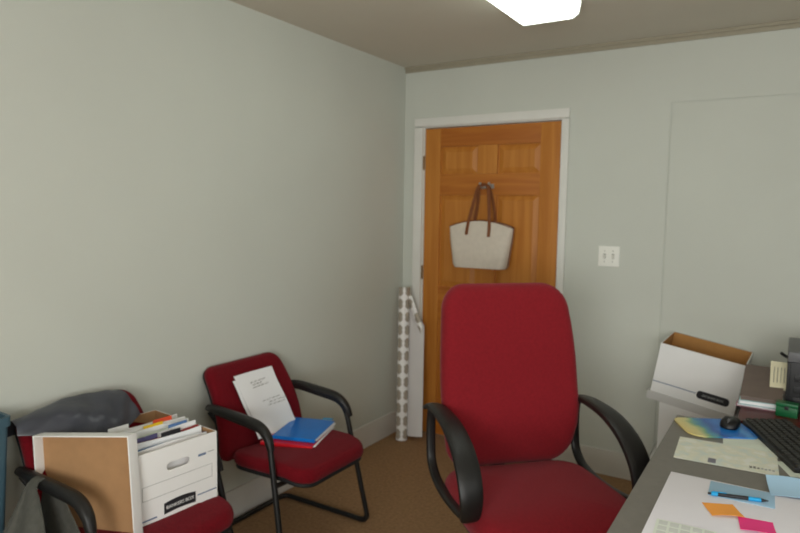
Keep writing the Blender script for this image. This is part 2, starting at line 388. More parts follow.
# ------------------------------------------------------------------ ceiling lamp
LX, LY0 = 1.238, -0.795
lamp = thing('ceiling_lamp', 'long white fluorescent wraparound lamp glowing on the ceiling', 'lamp', (LX, LY0-0.61, H))
box('lamp_housing', (0, 0, -0.014), (0.16, 1.19, 0.028), WHITE, lamp)
bm = bmesh.new(); prof = [(-.150, -.004), (-.152, -.02), (-.138, -.062), (-.112, -.079), (.112, -.079), (.138, -.062), (.146, -.02), (.146, -.004)]
loft(bm, [[Vector((x, y, z)) for x, z in prof] for y in (-.60, .60)])
obj('lamp_lens', bm, LENS, lamp)
for s in (-1, 1):
    bm = bmesh.new(); loft(bm, [[Vector((x*1.015, y, z*1.015)) for x, z in prof] for y in (s*.600, s*.612)])
    obj('end_cap', bm, SWPL, lamp)

# ------------------------------------------------------------------ light switch
sw = thing('light_switch', 'white double toggle light switch plate right of the door', 'switch', (1.361, 0, 1.262))
box('plate', (0, -0.003, 0), (0.116, 0.006, 0.114), SWPL, sw, bevel=0.0025)
for sx in (-1, 1):
    box('toggle', (sx*0.023, -0.010, -0.003), (0.0095, 0.016, 0.022), SWPL, sw, bevel=0.002, rot=(0.35, 0, 0))
    box('toggle_slot', (sx*0.023, -0.0058, 0), (0.013, 0.002, 0.028), HOLE, sw, bevel=0)
    for sz in (-1, 1):
        bm = bmesh.new(); lathe(bm, [(.0028, 0), (.0028, .001)], 8); obj('screw', bm, HOLE, sw, loc=(sx*0.023, -0.006, sz*0.03), rot=(PI/2, 0, 0))

# ------------------------------------------------------------------ hook and hanging purse
hk = thing('coat_hook', 'small silver double hook fixed to the pine door', 'hook', (0.612, 0.0045, 1.66))
box('hook_plate', (0, -0.003, 0.0), (0.075, 0.006, 0.028), STEEL, hk, bevel=0.003)
for sx in (-1, 1):
    sweep('prong', smooth_path([(sx*.02, -.004, .004), (sx*.022, -.03, -.012), (sx*.025, -.052, -.010), (sx*.03, -.062, .012)], 4), .0055, STEEL, hk, n=8)
    bm = bmesh.new(); bmesh.ops.create_uvsphere(bm, u_segments=10, v_segments=8, radius=.009); obj('prong_tip', bm, STEEL, hk, loc=(sx*.03, -.062, .014))
pu = thing('purse', 'beige tote purse with brown straps hanging on the door hook', 'bag', (0.602, -0.068, 1.155))
def purse_ring(a, b, z, bulge=0.0, skew=0.0):
    out = []
    for x, y in rr(a, b, b*0.8, 5, 10):
        out.append(Vector((x+skew, y, z+bulge*(1-(x/a)**2))))
    return out
bm = bmesh.new()
loft(bm, [purse_ring(.150, .040, .004), purse_ring(.168, .056, .002), purse_ring(.178, .060, .02), purse_ring(.190, .058, .10), purse_ring(.204, .046, .18, .012),
          purse_ring(.212, .026, .250, .042), purse_ring(.205, .020, .250, .042), purse_ring(.195, .018, .235, .042)])
obj('purse_body', bm, PBEIGE, pu)
rim = [(x, y, .251+.042*(1-(x/.212)**2)) for x, y in rr(.212, .026, .0208, 5, 10)]; rim.append(rim[0])
sweep('top_piping', rim, .003, TAN, pu, n=6)
for s in (-1, 1): sweep('side_piping', [(s*.170, 0, .004), (s*.180, 0, .03), (s*.192, 0, .11), (s*.206, 0, .19), (s*.214, 0, .252)], .004, TAN, pu, n=6)
for yy, sgn in ((-.034, -1), (.030, 1)):
    dxs = 0.0 if sgn < 0 else 0.012
    pth = smooth_path([(-.080+dxs, yy-.010*(sgn < 0)-.002, .205), (-.074+dxs, yy-.002, .27), (-.052+dxs, yy*.7, .38), (-.030, yy*.35+.010, .49), (-.012, .012, .510), (.020, .012, .510), (.040, yy*.35+.010, .49), (.058+dxs, yy*.7, .38), (.068+dxs, yy-.002, .27), (.069+dxs, yy-.010*(sgn < 0)-.002, .195)], 5)
    sweep('strap', pth, .0105, TAN, pu, ry=.0022, n=8, up=Vector((0, 1, 0)), power=4)

# ------------------------------------------------------------------ wrapping paper roll in the corner
def wrap_material(planar=False):
    m, nt, b = new_mat('wrapping_paper_flat' if planar else 'wrapping_paper'); L = nt.links.new
    tc = nd(nt, 'ShaderNodeTexCoord'); sp = nd(nt, 'ShaderNodeSeparateXYZ'); L(tc.outputs['Object'], sp.inputs[0])
    at = nd(nt, 'ShaderNodeMath', operation='ARCTAN2'); L(sp.outputs['Y'], at.inputs[0]); L(sp.outputs['X'], at.inputs[1])
    def mth(op, a, bb):
        n = nd(nt, 'ShaderNodeMath', operation=op)
        for i, v in enumerate((a, bb)):
            if isinstance(v, (int, float)): n.inputs[i].default_value = v
            elif v is not None: L(v, n.inputs[i])
        return n.outputs[0]
    ca = mth('COSINE', mth('MULTIPLY', sp.outputs['X'], 90.0) if planar else mth('ADD', mth('MULTIPLY', at.outputs[0], 4.0), 4.12), None); cz = mth('COSINE', mth('MULTIPLY', sp.outputs['Z'], 2*PI/0.085), None)
    s = mth('ADD', ca, cz); fine = mth('COSINE', mth('MULTIPLY', sp.outputs['Z'], 2*PI/0.0425), None)
    s = mth('ADD', s, mth('MULTIPLY', fine, 0.5))
    cr = nd(nt, 'ShaderNodeValToRGB'); cr.color_ramp.elements[0].position = 0.42; cr.color_ramp.elements[1].position = 0.55
    cr.color_ramp.elements[0].color = (*lin((164, 154, 140)), 1); cr.color_ramp.elements[1].color = (*lin((236, 234, 232)), 1)
    L(mth('ADD', mth('MULTIPLY', s, 0.3), 0.5), cr.inputs['Fac']); L(cr.outputs['Color'], b.inputs['Base Color'])
    b.inputs['Roughness'].default_value = 0.45; return m
WRAP = wrap_material()
A_, B_ = Vector((0.128, -0.196, 0.004)), Vector((0.090, -0.125, 1.0)); ax = (B_-A_).normalized()
roll = thing('wrapping_paper_roll', 'partly unrolled patterned wrapping paper roll leaning in the corner', 'wrapping paper', A_, Matrix(((Vector((1, 0, 0))-ax*ax.x).normalized(), ax.cross((Vector((1, 0, 0))-ax*ax.x).normalized()), ax)).transposed().to_euler())
RL = (B_-A_).length
bm = bmesh.new(); loft(bm, [[Vector((r*math.cos(2*PI*k/28), r*math.sin(2*PI*k/28), z)) for k in range(28)] for r, z in ((.021, 0.01), (.034, 0), (.037, .0), (.037, RL), (.032, RL), (.021, RL-.03))])
obj('roll_body', bm, WRAP, roll)
def flap(u, v):
    # u: round the roll then away from it, v: along its length
    if u < 0.3:
        th = PI/2 + (0.3-u)/0.3*1.6; r = .0395
        x, y = r*math.cos(th), r*math.sin(th)
    else:
        t = (u-0.3)/0.7; x = .140*t; y = .0395-.010*math.sin(t*3)-0.012*t
    top = RL-0.005 if u < 0.3 else RL-0.005-0.24*((u-0.3)/0.7)**0.85
    bot = 0.012+0.02*u
    return (x, y, bot+(top-bot)*v)
FLAPM = mat('wrapping_paper_back', (214, 210, 208), 0.5, 0.02)
sheet('loose_flap', flap, 24, 14, FLAPM, roll, th=.0012)
def curl(u, v):
    t = v; x0 = .026 + .112*t; z0 = RL-.004-.245*t
    return (x0-.012*u+.004*math.sin(u*PI), .018-.012*t-.010*math.sin(u*PI), z0-.085*u*(1-.45*t))
sheet('turned_edge', curl, 8, 10, wrap_material(True), roll, th=.0012)

# ================================================================== guest chairs
def guest_chair(name, label, loc, rz, fabric):
    t = thing(name, label, 'chair', loc, (0, 0, rz), 'guest chairs along the left wall')
    def seat_def(p):
        x, y, z = p
        f = (x+.20)/.40
        return Vector((x, y*(1.0-0.10*max(0, f-.4)), z - .018*max(0, f-.75)/.25 + .02*(y/.23)**2*(1-f)))
    cushion('seat', .218, .245, .085, .060, .026, fabric, t, dome=.010, deform=seat_def, loc=(.118, 0, .415), rot=(0, -.06, 0))
    cushion('seat_pan', .210, .237, .08, .018, .008, SHELL, t, deform=seat_def, loc=(.118, 0, .380), rot=(0, -.06, 0))
    # backrest: x along its height, y across
    def back_def(p):
        x, y, z = p
        return Vector((x, y*(1.0-0.08*(x/.2)), z + .10*y*y*2 - .035*(x/.2)**2))
    ang = math.atan2(.375, -.150)     # height direction
    R_ = Matrix(((math.cos(ang), 0, -math.sin(ang)), (0, 1, 0), (math.sin(ang), 0, math.cos(ang))))
    R3 = Matrix(((math.cos(ang), 0, math.sin(ang)), (0, 1, 0), (math.sin(ang), 0, -math.cos(ang))))
    # columns: local x -> height, local z -> forward
    hx = Vector((math.cos(ang), 0, math.sin(ang))); fz = Vector((math.sin(ang), 0, -math.cos(ang))); yy = fz.cross(hx)
    Mx = Matrix((hx, yy, fz)).transposed().to_euler()
    cushion('backrest', .212, .247, .055, .050, .022, fabric, t, dome=.012, deform=back_def, loc=(-.168, 0.008, .598), rot=Mx)
    cushion('back_shell', .205, .241, .05, .014, .006, SHELL, t, deform=back_def, loc=Vector((-.168, 0.008, .598))-fz*.028, rot=Mx)
    pth = []
    def half(s):
        return [(-.215, s*.240, .622), (-.12, s*.258, .618), (.165, s*.258, .588), (.285, s*.295, .013), (-.245, s*.295, .013)]
    a = half(1); b = half(-1)[::-1]
    path = fillet(a + b, [0, .04, .075, .05, .045, .045, .05, .075, .04, 0], 6)
    sweep('frame', path, .0125, BLACK, t, n=10)
    sweep('seat_support', fillet([(.212, .270, .38), (.19, .2, .362), (.19, -.2, .362), (.212, -.270, .38)], .03), .011, BLACK, t, n=8)
    sweep('seat_support', fillet([(-.215, .232, .60), (-.13, .15, .42), (-.02, .15, .366), (.16, .15, .362)], .04), .009, BLACK, t, n=8)
    sweep('seat_support', fillet([(-.215, -.232, .60), (-.13, -.15, .42), (-.02, -.15, .366), (.16, -.15, .362)], .04), .009, BLACK, t, n=8)
    for s in (1, -1):
        pp = smooth_path([(-.20, s*.246, .630), (-.12, s*.258, .632), (.03, s*.259, .620), (.115, s*.260, .607), (.165, s*.264, .572), (.190, s*.269, .52)], 6)
        n_ = len(pp); sweep('arm_pad', pp, [.0127+.0095*math.sin(PI*i/(n_-1))**.6 for i in range(n_)], PLAST, t, ry=[.0127+.006*math.sin(PI*i/(n_-1))**.6 for i in range(n_)], n=12, power=2.6)
    return t
ch2 = guest_chair('guest_chair', 'dark red guest chair holding blue and red folders and a white paper', (.30, -1.535, 0), 0.0, RED)
C1 = Vector((.297, -2.335, 0)); C1R = math.radians(4)
ch1 = guest_chair('guest_chair', 'dark red guest chair under the white file box and dark plastic bag', C1, C1R, RED)

# paper, folders on the far guest chair
hp = thing('handwritten_paper', 'white paper with handwriting propped against the red chair back', 'paper', (.19, -1.50, .452))
def pap(du, u, v, push):
    bot = Vector((.242, -1.605+.245*u, .462)); top = Vector((.134, -1.672+.245*u, .748))
    p_ = bot*(1-v)+top*v
    return p_ - Vector((.19, -1.50, .452)) + Vector((push + .004*math.sin(PI*v)*math.sin(u*5+1)+.003*math.sin(v*9+u*4), du, 0))
def script_mat(name, base, ink, lines, span):
    m = mat(name, base, .8, .01); return m
sheet('sheet', lambda u, v: pap(0, u, v, .004), 10, 14, PAPER, hp, th=.0012)
sheet('sheet', lambda u, v: pap(-.012, u, v*.93, -.004), 10, 14, PAPER, hp, th=.0012)
rnd = random.Random(3)
for (v0, u0, u1) in ((.84, .30, .66), (.80, .32, .56), (.76, .30, .68), (.52, .40, .82), (.475, .56, .92), (.43, .50, .90)):
    u = u0
    while u < u1:
        wd = rnd.uniform(.05, .12); n_ = 6
        pts = [pap(0, u+wd*k/n_, v0+.010*math.sin(k*2.4+u*40)+(k/n_)*.01, .0062) for k in range(n_+1)]
        sweep('handwriting', smooth_path(pts, 3), .0007, INKG if False else HOLE, hp, n=5); u += wd+.03
SZ = .452
def folder(name, label, cat, cx, cy, z, wx, wy, th, rz, m, sheets=6):
    t = thing(name, label, cat, (cx, cy, z), (0, 0, rz))
    sheet('bottom_cover', lambda u, v: ((u-.5)*wx, (v-.5)*wy, .0012), 4, 4, m, t, th=.0022)
    sheet('top_cover', lambda u, v: ((u-.5)*wx, (v-.5)*wy, th-.0012+.0012*v*math.sin(u*3)), 6, 6, m, t, th=.0022)
    sweep('spine', [(-wx/2, -wy/2, th/2), (wx/2, -wy/2, th/2)], .0035, m, t, ry=th/2+.001, n=10, up=Vector((0, 0, 1)))
    for k in range(sheets):
        z_ = .003+(th-.006)*(k+.5)/sheets
        box('page', (.010+rnd.uniform(-.003, .006), .004+rnd.uniform(-.003, .005), z_), (wx-.02, wy-.022, (th-.006)/sheets*.8), PAPER, t, bevel=0, rot=(0, 0, rnd.uniform(-.02, .02)))
    return t
FR = math.radians(19)
folder('red_folder', 'red folder lying under the blue folder on the far guest chair', 'folder', .338, -1.458, SZ, .245, .30, .014, FR, REDF, 4)
bf = folder('blue_folder', 'bright blue folder full of papers on the far guest chair', 'folder', .350, -1.432, SZ+.0165, .205, .262, .015, FR-.02, BLUEF, 5)
box('index_tab', (.06, .15, .016), (.05, .02, .002), CYAN, bf, bevel=0)

# ------------------------------------------------------------------ bankers boxes
def bankers_box(name, label, loc, rot, L=.39, W=.31, Hh=.258, marks='end', inner=KRAFT, logo_side=0):
    """local x along the length, end with the hand hole at +x; open top"""
    t = thing(name, label, 'box', loc, rot); th = .004
    for s in (1, -1):
        bm = bmesh.new(); plate_hole(bm, W, Hh, th, .045, .0135, Hh-.070, 0, 1)
        obj('end_wall', bm, [BOXW, inner], t, smooth=False, loc=(s*(L/2-th), 0, 0), rot=(0, 0, 0 if s > 0 else PI))
    for s in (1, -1):
        bm = bmesh.new(); add_box(bm, (0, 0, Hh/2), (L-2*th, th, Hh))
        for f in bm.faces:
            if f.normal.y*s < -0.5: f.material_index = 1
        bm.normal_update()
        for f in bm.faces: f.material_index = 1 if f.normal.y*s < -0.5 else 0
        obj('side_wall', bm, [BOXW, inner], t, smooth=False, loc=(0, s*(W/2-th/2), 0))
    box('bottom', (0, 0, .003), (L-2*th, W-2*th, .004), inner, t, bevel=0)
    return t
def mark(parent, name, x, y, z, sx, sy, sz, m): return box(name, (x, y, z), (sx, sy, sz), m, parent, bevel=0)
def end_marks(t, L, W, Hh):
    x = L/2+.0004
    for z in (.145, .098): mark(t, 'printed_line', x, 0, z, .0006, W*.86, .0016, INKG)
    mark(t, 'printed_line', x, W*.43, .121, .0006, .0016, .047, INKG); mark(t, 'printed_line', x, -W*.43, .121, .0006, .0016, .047, INKG)
    mark(t, 'blue_stripe', x, -W*.38, .030, .0006, W*.22, .005, INKBL); mark(t, 'blue_stripe', x, W*.36, .048, .0006, W*.25, .004, INKBL)
    mark(t, 'blue_stripe', x, W*.30, .190, .0006, .032, .008, INKBL); mark(t, 'blue_stripe', x, W*.42, .192, .0006, .026, .003, INKG)
    bm = bmesh.new(); n = 14; ring = []
    for k in range(n+1):
        u = -1+2*k/n; ring.append(Vector((0, u*.062, .019+.006*(1-u*u))))
    for k in range(n+1):
        u = 1-2*k/n; ring.append(Vector((0, u*.062, -.019+.004*(1-u*u))))
    loft(bm, [ring, [p+Vector((.0006, 0, 0)) for p in ring]])
    lg = obj('logo', bm, INKB, t, smooth=False, loc=(L/2+.0002, .004, .046))
    text('logo_text', 'BANKERS BOX', .0165, BOXW, lg, Matrix(((0, 0, 1, .0009), (1, 0, 0, 0), (0, 1, 0, .002), (0, 0, 0, 1))))
B1L, B1W = .385, .316
b1r = math.radians(-5)
B1 = Vector((.305, -2.248, SZ-.010))
b1 = bankers_box('file_box', 'white cardboard file box full of folders on the nearer guest chair', B1, (0, 0, b1r), B1L, B1W)
end_marks(b1, B1L, B1W, .258)
# folders and papers standing in the box
MANILA = mat('manila', (206, 186, 140), .8, .03); PURP = mat('slate_purple', (92, 88, 130), .7, .03); MAROON = mat('maroon_cover', (150, 52, 52), .7, .03); YEL = mat('yellow_tab', (240, 200, 40), .6, .02)
ORG = mat('orange_red_tab', (226, 84, 50), .6, .02); STEELB = mat('steel_blue', (84, 120, 170), .7, .03)
specs = [(.164, PAPER, 'white file folder nearest the hand hole in the box', .250, None), (.148, STEELB, 'steel blue folder near the front of the file box', .246, None),
         (.132, PAPER, 'thick white paper sheaf second in the file box', .264, INKB), (.115, MAROON, 'maroon folder standing in the file box', .262, PURP),
         (.098, PAPER, 'white folder with blue edge tab in the file box', .272, STEELB), (.078, PALE, 'pale green folder in the middle of the box', .266, None),
         (.056, PAPER, 'white folder with a yellow tab in the box', .276, YEL), (.034, PAPER, 'white folder with an orange red tab in the box', .280, ORG),
         (.010, MANILA, 'manila folder toward the back of the file box', .268, None), (-.016, PAPER, 'rearmost white folder with tall white tab in the box', .274, PAPER)]
for k, (x, m, lb, top, tabm) in enumerate(specs):
    t = thing('file_folder', lb, 'folder', B1 + Matrix.Rotation(b1r, 3, 'Z') @ Vector((x, 0, .006)), (0, 0, b1r), 'folders standing in the file box')
    lean = -.012
    for q in (0, 1):
        sheet('cover', lambda u, v, q=q: (-.004+.009*q+lean*v-.012*(1-v)*0, (u-.5)*(B1W-.035), v*(top-.012*(1-q)+.004*math.sin(u*4+k))), 6, 3, m, t, th=.0022)
    sheet('page', lambda u, v: (lean*v, (u-.5)*(B1W-.045), v*(top-.006)), 4, 3, PAPER, t, th=.004)
    if tabm:
        y0 = [-.10, -.02, .02, -.06, .07, -.08, .00, .05, -.03, -.09][k]
        sheet('tab', lambda u, v: (.001+lean*(1+v*.1), y0+(u-.5)*.075, top-.006+v*.018), 3, 2, tabm, t, th=.0026)
# the box lid standing on edge against the box, its open side toward the viewer
lidTL, lidTR = Vector((.168, -2.574, .751)), Vector((.500, -2.462, .785))
e1 = (lidTR-lidTL).normalized(); nrm = Vector((e1.y, -e1.x, 0)).normalized(); e3 = e1.cross(nrm); e3 = e3 if e3.z > 0 else -e3
nn = e1.cross(e3); nn = nn if nn.y < 0 else -nn      # out of the open side
nn = (nn + Vector((0, 0, .06))).normalized()
e3 = nn.cross(e1); e3 = e3 if e3.z > 0 else -e3
LW, LHh, LD = .358, .335, .042
lidM = Matrix((e1, e3, nn)).transposed().to_4x4()
lidM.translation = (lidTL+lidTR)/2 - e3*LHh - nn*LD
ld = thing('box_lid', 'white cardboard box lid showing its brown inside, leaning on the file box', 'box lid'); ld.matrix_world = lidM
bm = bmesh.new(); add_box(bm, (0, LHh/2, .002), (LW, LHh, .004)); bm.normal_update()
for f in bm.faces: f.material_index = 1 if f.normal.z > .5 else 0
obj('lid_panel', bm, [BOXW, KRAFT], ld, smooth=False)
for c_, s_ in (((-LW/2+.002, LHh/2, LD/2), (.004, LHh, LD)), ((LW/2-.002, LHh/2, LD/2), (.004, LHh, LD)), ((0, .002, LD/2), (LW-.008, .004, LD)), ((0, LHh-.002, LD/2), (LW-.008, .004, LD))):
    box('lid_rim', c_, s_, BOXW, ld, bevel=.001)

# dark plastic bag draped over the chair back
pb = thing('plastic_bag', 'dark grey plastic bag draped over the nearer guest chair back', 'bag', (.07, -2.38, .78))
def bag(u, v):
    # u along the back (left to right), v from behind (0) over the ridge (.4) to the front hem (1)
    rid = Vector((.080-.012*u, -2.600+.400*u, .785+.034*math.sin(PI*min(1, u*1.05)*.9)+.006*u))
    hz = .750-.062*min(1, u/.78) + (.034*(u-.78)/.22 if u > .78 else 0)
    hem = Vector((.125+.075*math.sin(PI*min(1, u*.9))+.03*u, -2.600+.420*u, hz))
    beh = Vector((.032, rid.y, .72))
    w_ = .0035*math.sin(u*13+v*5)+.003*math.sin(u*7-v*11)+.002*math.sin(u*29+v*19)
    if v < .4:
        t = v/.4; p_ = beh*(1-t)+rid*t + Vector((-.004*math.sin(PI*t), 0, .012*math.sin(PI*t)))
    else:
        t = (v-.4)/.6; p_ = rid*(1-t)+hem*t + Vector((.018*math.sin(PI*t), 0, .016*math.sin(PI*t)))
    return p_ + Vector((w_*min(1, v*1.5), 0, w_*.8)) - Vector((.07, -2.38, .78))
sheet('bag_sheet', bag, 40, 26, GREYPL, pb, th=.0025)

# charcoal cloth hanging over the near arm of that chair
jk = thing('charcoal_jacket', 'charcoal cloth hanging over the near arm of the chair', 'jacket', (.262, -2.605, .640))
def cloth(u, v):
    s = (v-.5)*2; d = abs(s); q = (u-.5)*2
    drop = max(0, d-.10)/.90
    half = .035+.34*drop**.8
    y = math.copysign(min(d, .10)/.10*.028 + (.0 if s > 0 else .13)*drop, s)
    x = -.005+q*half*(.22 if q < 0 else .85)-.03*drop + .008*math.sin(v*9)
    z = .004-.012*(min(d, .1)/.1)**2 - .30*drop - .02*drop*abs(q)
    wv = (.003 if s > 0 else .016)*math.sin(q*7+v*4)*drop
    return (x, y+wv, z+.006*math.sin(q*5)*drop)
sheet('cloth', cloth, 24, 36, JACK, jk, th=.005)

# slim blue bin beside the nearer guest chair
bn = thing('recycling_bin', 'slim blue plastic bin beside the nearer guest chair, at frame edge', 'bin', (.085, -2.808, 0))
bm = bmesh.new()
loft(bm, [[Vector((x, y, z)) for x, y in rr(a, b, .02, 4)] for a, b, z in ((.050, .130, 0), (.062, .176, .80), (.068, .182, .80), (.068, .182, .83), (.058, .172, .83), (.046, .126, .02))])
obj('bin_body', bm, BLUEBIN, bn)

# ================================================================== office chair
oc = thing('office_chair', 'large red upholstered swivel chair with black loop arms by the desk', 'chair', (1.27, -1.25, 0), (0, 0, -PI/4))
def ob_def(p):
    x, y, z = p                      # x height, y across
    k = 1.0 - .10*max(0, (x-.0)/.37)**1.6 - .12*max(0, (-x-.15)/.22)
    return Vector((x, y*k, z + .22*y*y - .05*(x/.37)**2 + .03*math.exp(-((x+.20)/.12)**2)))
ang = math.radians(97)
hx = Vector((math.cos(ang), 0, math.sin(ang))); fz = Vector((math.sin(ang), 0, -math.cos(ang))); yy = fz.cross(hx)
Mx = Matrix((hx, yy, fz)).transposed().to_euler()
cushion('backrest', .375, .293, .10, .095, .042, RED2, oc, dome=.018, deform=ob_def, loc=(-.005, .008, .838), rot=Mx)
cushion('back_shell', .34, .262, .10, .025, .01, SHELL, oc, deform=ob_def, loc=Vector((-.005, .008, .838))-fz*.052, rot=Mx)
def os_def(p):
    x, y, z = p; f = (x+.3)/.6
    return Vector((x, y*(1+.05*math.sin(PI*f)), z-.035*max(0, f-.72)/.28*(max(0, f-.72)/.28) + .10*y*y*(1-f)))
cushion('seat', .315, .292, .13, .10, .042, RED2, oc, dome=.018, deform=os_def, loc=(.335, .0, .435), rot=(0, -.03, 0))
cushion('seat_pan', .29, .265, .12, .03, .012, SHELL, oc, deform=os_def, loc=(.33, 0, .378), rot=(0, -.03, 0))
sweep('back_bracket', fillet([(.20, 0, .372), (-.07, 0, .375), (-.075, 0, .60)], .06), .035, SHELL, oc, ry=.008, n=10, power=4)
for s in (-1, 1):
    arm = obj('arm', bmesh.new(), PLAST, oc)
    bm = bmesh.new()
    post = smooth_path([(.010, s*.318, .718), (.000, s*.318, .66), (.004, s*.318, .57), (.022, s*.318, .505), (.085, s*.317, .462), (.20, s*.316, .446), (.32, s*.316, .452), (.42, s*.318, .470), (.462, s*.318, .50)], 6)
    add_sweep(bm, post, .019, .011, 10, power=3)
    add_sweep(bm, fillet([(.24, s*.318, .435), (.23, s*.28, .40), (.23, s*.12, .37)], .03), .03, .007, 8, power=4)
    me = arm.data; bm.normal_update(); bmesh.ops.recalc_face_normals(bm, faces=bm.faces[:]); bm.to_mesh(me); bm.free()
    me.polygons.foreach_set('use_smooth', [True]*len(me.polygons))
    pad = smooth_path([(-.045, s*.318, .706), (.03, s*.318, .733), (.14, s*.318, .742), (.27, s*.318, .731), (.38, s*.318, .692), (.455, s*.318, .63), (.488, s*.318, .56), (.480, s*.318, .495), (.452, s*.318, .470)], 6)
    n_ = len(pad)
    sweep('arm_pad', pad, [.024+.020*math.sin(PI*min(1, (i/(n_-1))**1.35*1.0))**.8 for i in range(n_)], PLAST, arm, ry=[.010+.006*math.sin(PI*i/(n_-1)) for i in range(n_)], n=14, power=3)
bm = bmesh.new(); lathe(bm, [(.030, .075), (.030, .25), (.018, .25), (.018, .35), (.05, .355), (.05, .375)], 16, (.30, 0, 0)); obj('gas_column', bm, SHELL, oc)
for k in range(5):
    a = 2*PI*k/5+.3; d = Vector((math.cos(a), math.sin(a), 0)); c0 = Vector((.30, 0, .095))
    lg = sweep('base_leg', [c0+d*.02, c0+d*.15, c0+d*.30+Vector((0, 0, -.02))], [.028, .022, .016], SHELL, oc, ry=[.022, .018, .012], n=8, power=3)
    bm = bmesh.new()
    for s in (-1, 1): lathe(bm, [(.010, s*.006-.008), (.026, s*.006-.008), (.026, s*.006+.008), (.010, s*.006+.008)], 14)
    obj('caster', bm, SHELL, lg, loc=c0+d*.30+Vector((0, 0, -.069)), rot=(PI/2, 0, a+.6))

# ================================================================== desk
DZT = .74
dk = thing('desk', 'grey laminate office desk with papers in the near right corner', 'desk', (2.33, -1.92, 0))
box('desk_top', (0, 0, DZT-.014), (.86, 1.68, .028), LAMIN, dk, bevel=.003)
for sy in (-1, 1): box('side_panel', (.03, sy*.80, (DZT-.028)/2), (.74, .025, DZT-.028), LAMIN, dk, bevel=.002)
box('modesty_panel', (.36, 0, .45), (.02, 1.57, .50), LAMIN, dk, bevel=.002)
pc = box('drawer_pedestal', (.15, -.58, .36), (.42, .40, .66), LAMIN, dk, bevel=.003)
for k in range(3):
    d_ = box('drawer_front', (-.213, 0, -.21+.21*k), (.016, .38, .20), LAMIN, pc, bevel=.003); box('handle', (-.016, 0, .05), (.016, .10, .012), STEEL, d_, bevel=.003)
# mahogany cabinet behind the desk
cb = thing('side_cabinet', 'dark mahogany cabinet between desk and back wall', 'cabinet', (2.55, -.545, 0))
box('cabinet_top', (0, 0, DZT-.0125), (.90, .95, .025), MAHOG, cb, bevel=.003)
box('cabinet_body', (.01, 0, .36), (.84, .90, .70), MAHOG, cb, bevel=.003)
for s in (-1, 1):
    d_ = box('cabinet_door', (s*.21, -.458, .37), (.40, .016, .62), MAHOG, cb, bevel=.003)
    bm = bmesh.new(); lathe(bm, [(.006, 0), (.006, .012), (.013, .018), (.010, .026)], 12); obj('knob', bm, BRASS, d_, loc=(-s*.16, -.008, .1), rot=(PI/2, 0, 0))

# ------------------------------------------------------------------ stack of boxes by the back wall
tilt = math.radians(9.3)
Rt = Euler((math.radians(2.0), tilt, math.radians(-2))).to_matrix()
L2, W2, H2 = .382, .305, .252
TC = Vector((1.887, -.185, .718))
def local(p, o=TC): return o + Rt @ Vector(p)
b2 = bankers_box('storage_box', 'open empty white box, brown inside, on top of the box stack', local((0, 0, -H2/2)), Euler((math.radians(2), tilt, math.radians(-2))), L2, W2, H2, inner=KRAFT2)
y_ = -W2/2-.0004
ln = mark(b2, 'blue_stripe', -.090, y_, .055, .20, .0006, .004, INKBL)
bm = bmesh.new(); loft(bm, [[Vector((x, 0, z)) for x, z in rr(.072, .020, .016, 6)], [Vector((x, -.0006, z)) for x, z in rr(.072, .020, .016, 6)]])
lg = obj('logo', bm, INKB, b2, smooth=False, loc=(.088, y_+.0002, .053))
text('logo_text', 'BANKERS BOX', .0145, INKG, lg, Matrix(((1, 0, 0, 0), (0, 0, -1, -.0009), (0, 1, 0, 0), (0, 0, 0, 1))))
GREYLID = mat('greyed_white_board', (206, 205, 202), .75, .02)
BZ0 = .274
b3 = thing('storage_box', 'closed white box with tilted lid under the open empty box', 'box', (1.893, -.185, BZ0))
zl, zr = .621-BZ0-.012, .563-BZ0-.012
bm = bmesh.new(); loft(bm, [[Vector((x, y, z)) for x, y, z in ((-.175, -.148, 0), (.19, -.148, 0), (.19, .148, 0), (-.175, .148, 0))], [Vector((x, y, z)) for x, y, z in ((-.175, -.148, zl), (.19, -.148, zr), (.19, .148, zr+.006), (-.175, .148, zl+.006))]])
obj('body', bm, BOXW, b3, smooth=False)
bm = bmesh.new()
for c_, s_ in (((0, 0, -.002), (L2+.016, W2+.016, .004)), ((0, -W2/2-.006, -.020), (L2+.016, .003, .040)), ((0, W2/2+.006, -.020), (L2+.016, .003, .040)), ((-L2/2-.006, 0, -.020), (.003, W2+.016, .040)), ((L2/2+.006, 0, -.020), (.003, W2+.016, .040))): add_box(bm, c_, s_)
lo = obj('lid', bm, GREYLID, b3, smooth=False)
lo.location = local((-.004, 0, -H2/2-.001))-b3.location; lo.rotation_euler = Euler((math.radians(2), tilt, math.radians(-2)))
b4 = thing('storage_box', 'lowest white box of the stack, standing on the carpet', 'box', (1.872, -.190, 0), (0, 0, .03))
box('body', (0, 0, .132), (.375, .30, .264), BOXW, b4, bevel=.002)
bm = bmesh.new(); add_box(bm, (0, 0, .271), (.392, .318, .004))
for c_, s_ in (((0, -.1575, .252), (.392, .003, .042)), ((0, .1575, .252), (.392, .003, .042)), ((-.1945, 0, .252), (.003, .318, .042)), ((.1945, 0, .252), (.003, .318, .042))): add_box(bm, c_, s_)
obj('lid', bm, GREYLID, b4, smooth=False)

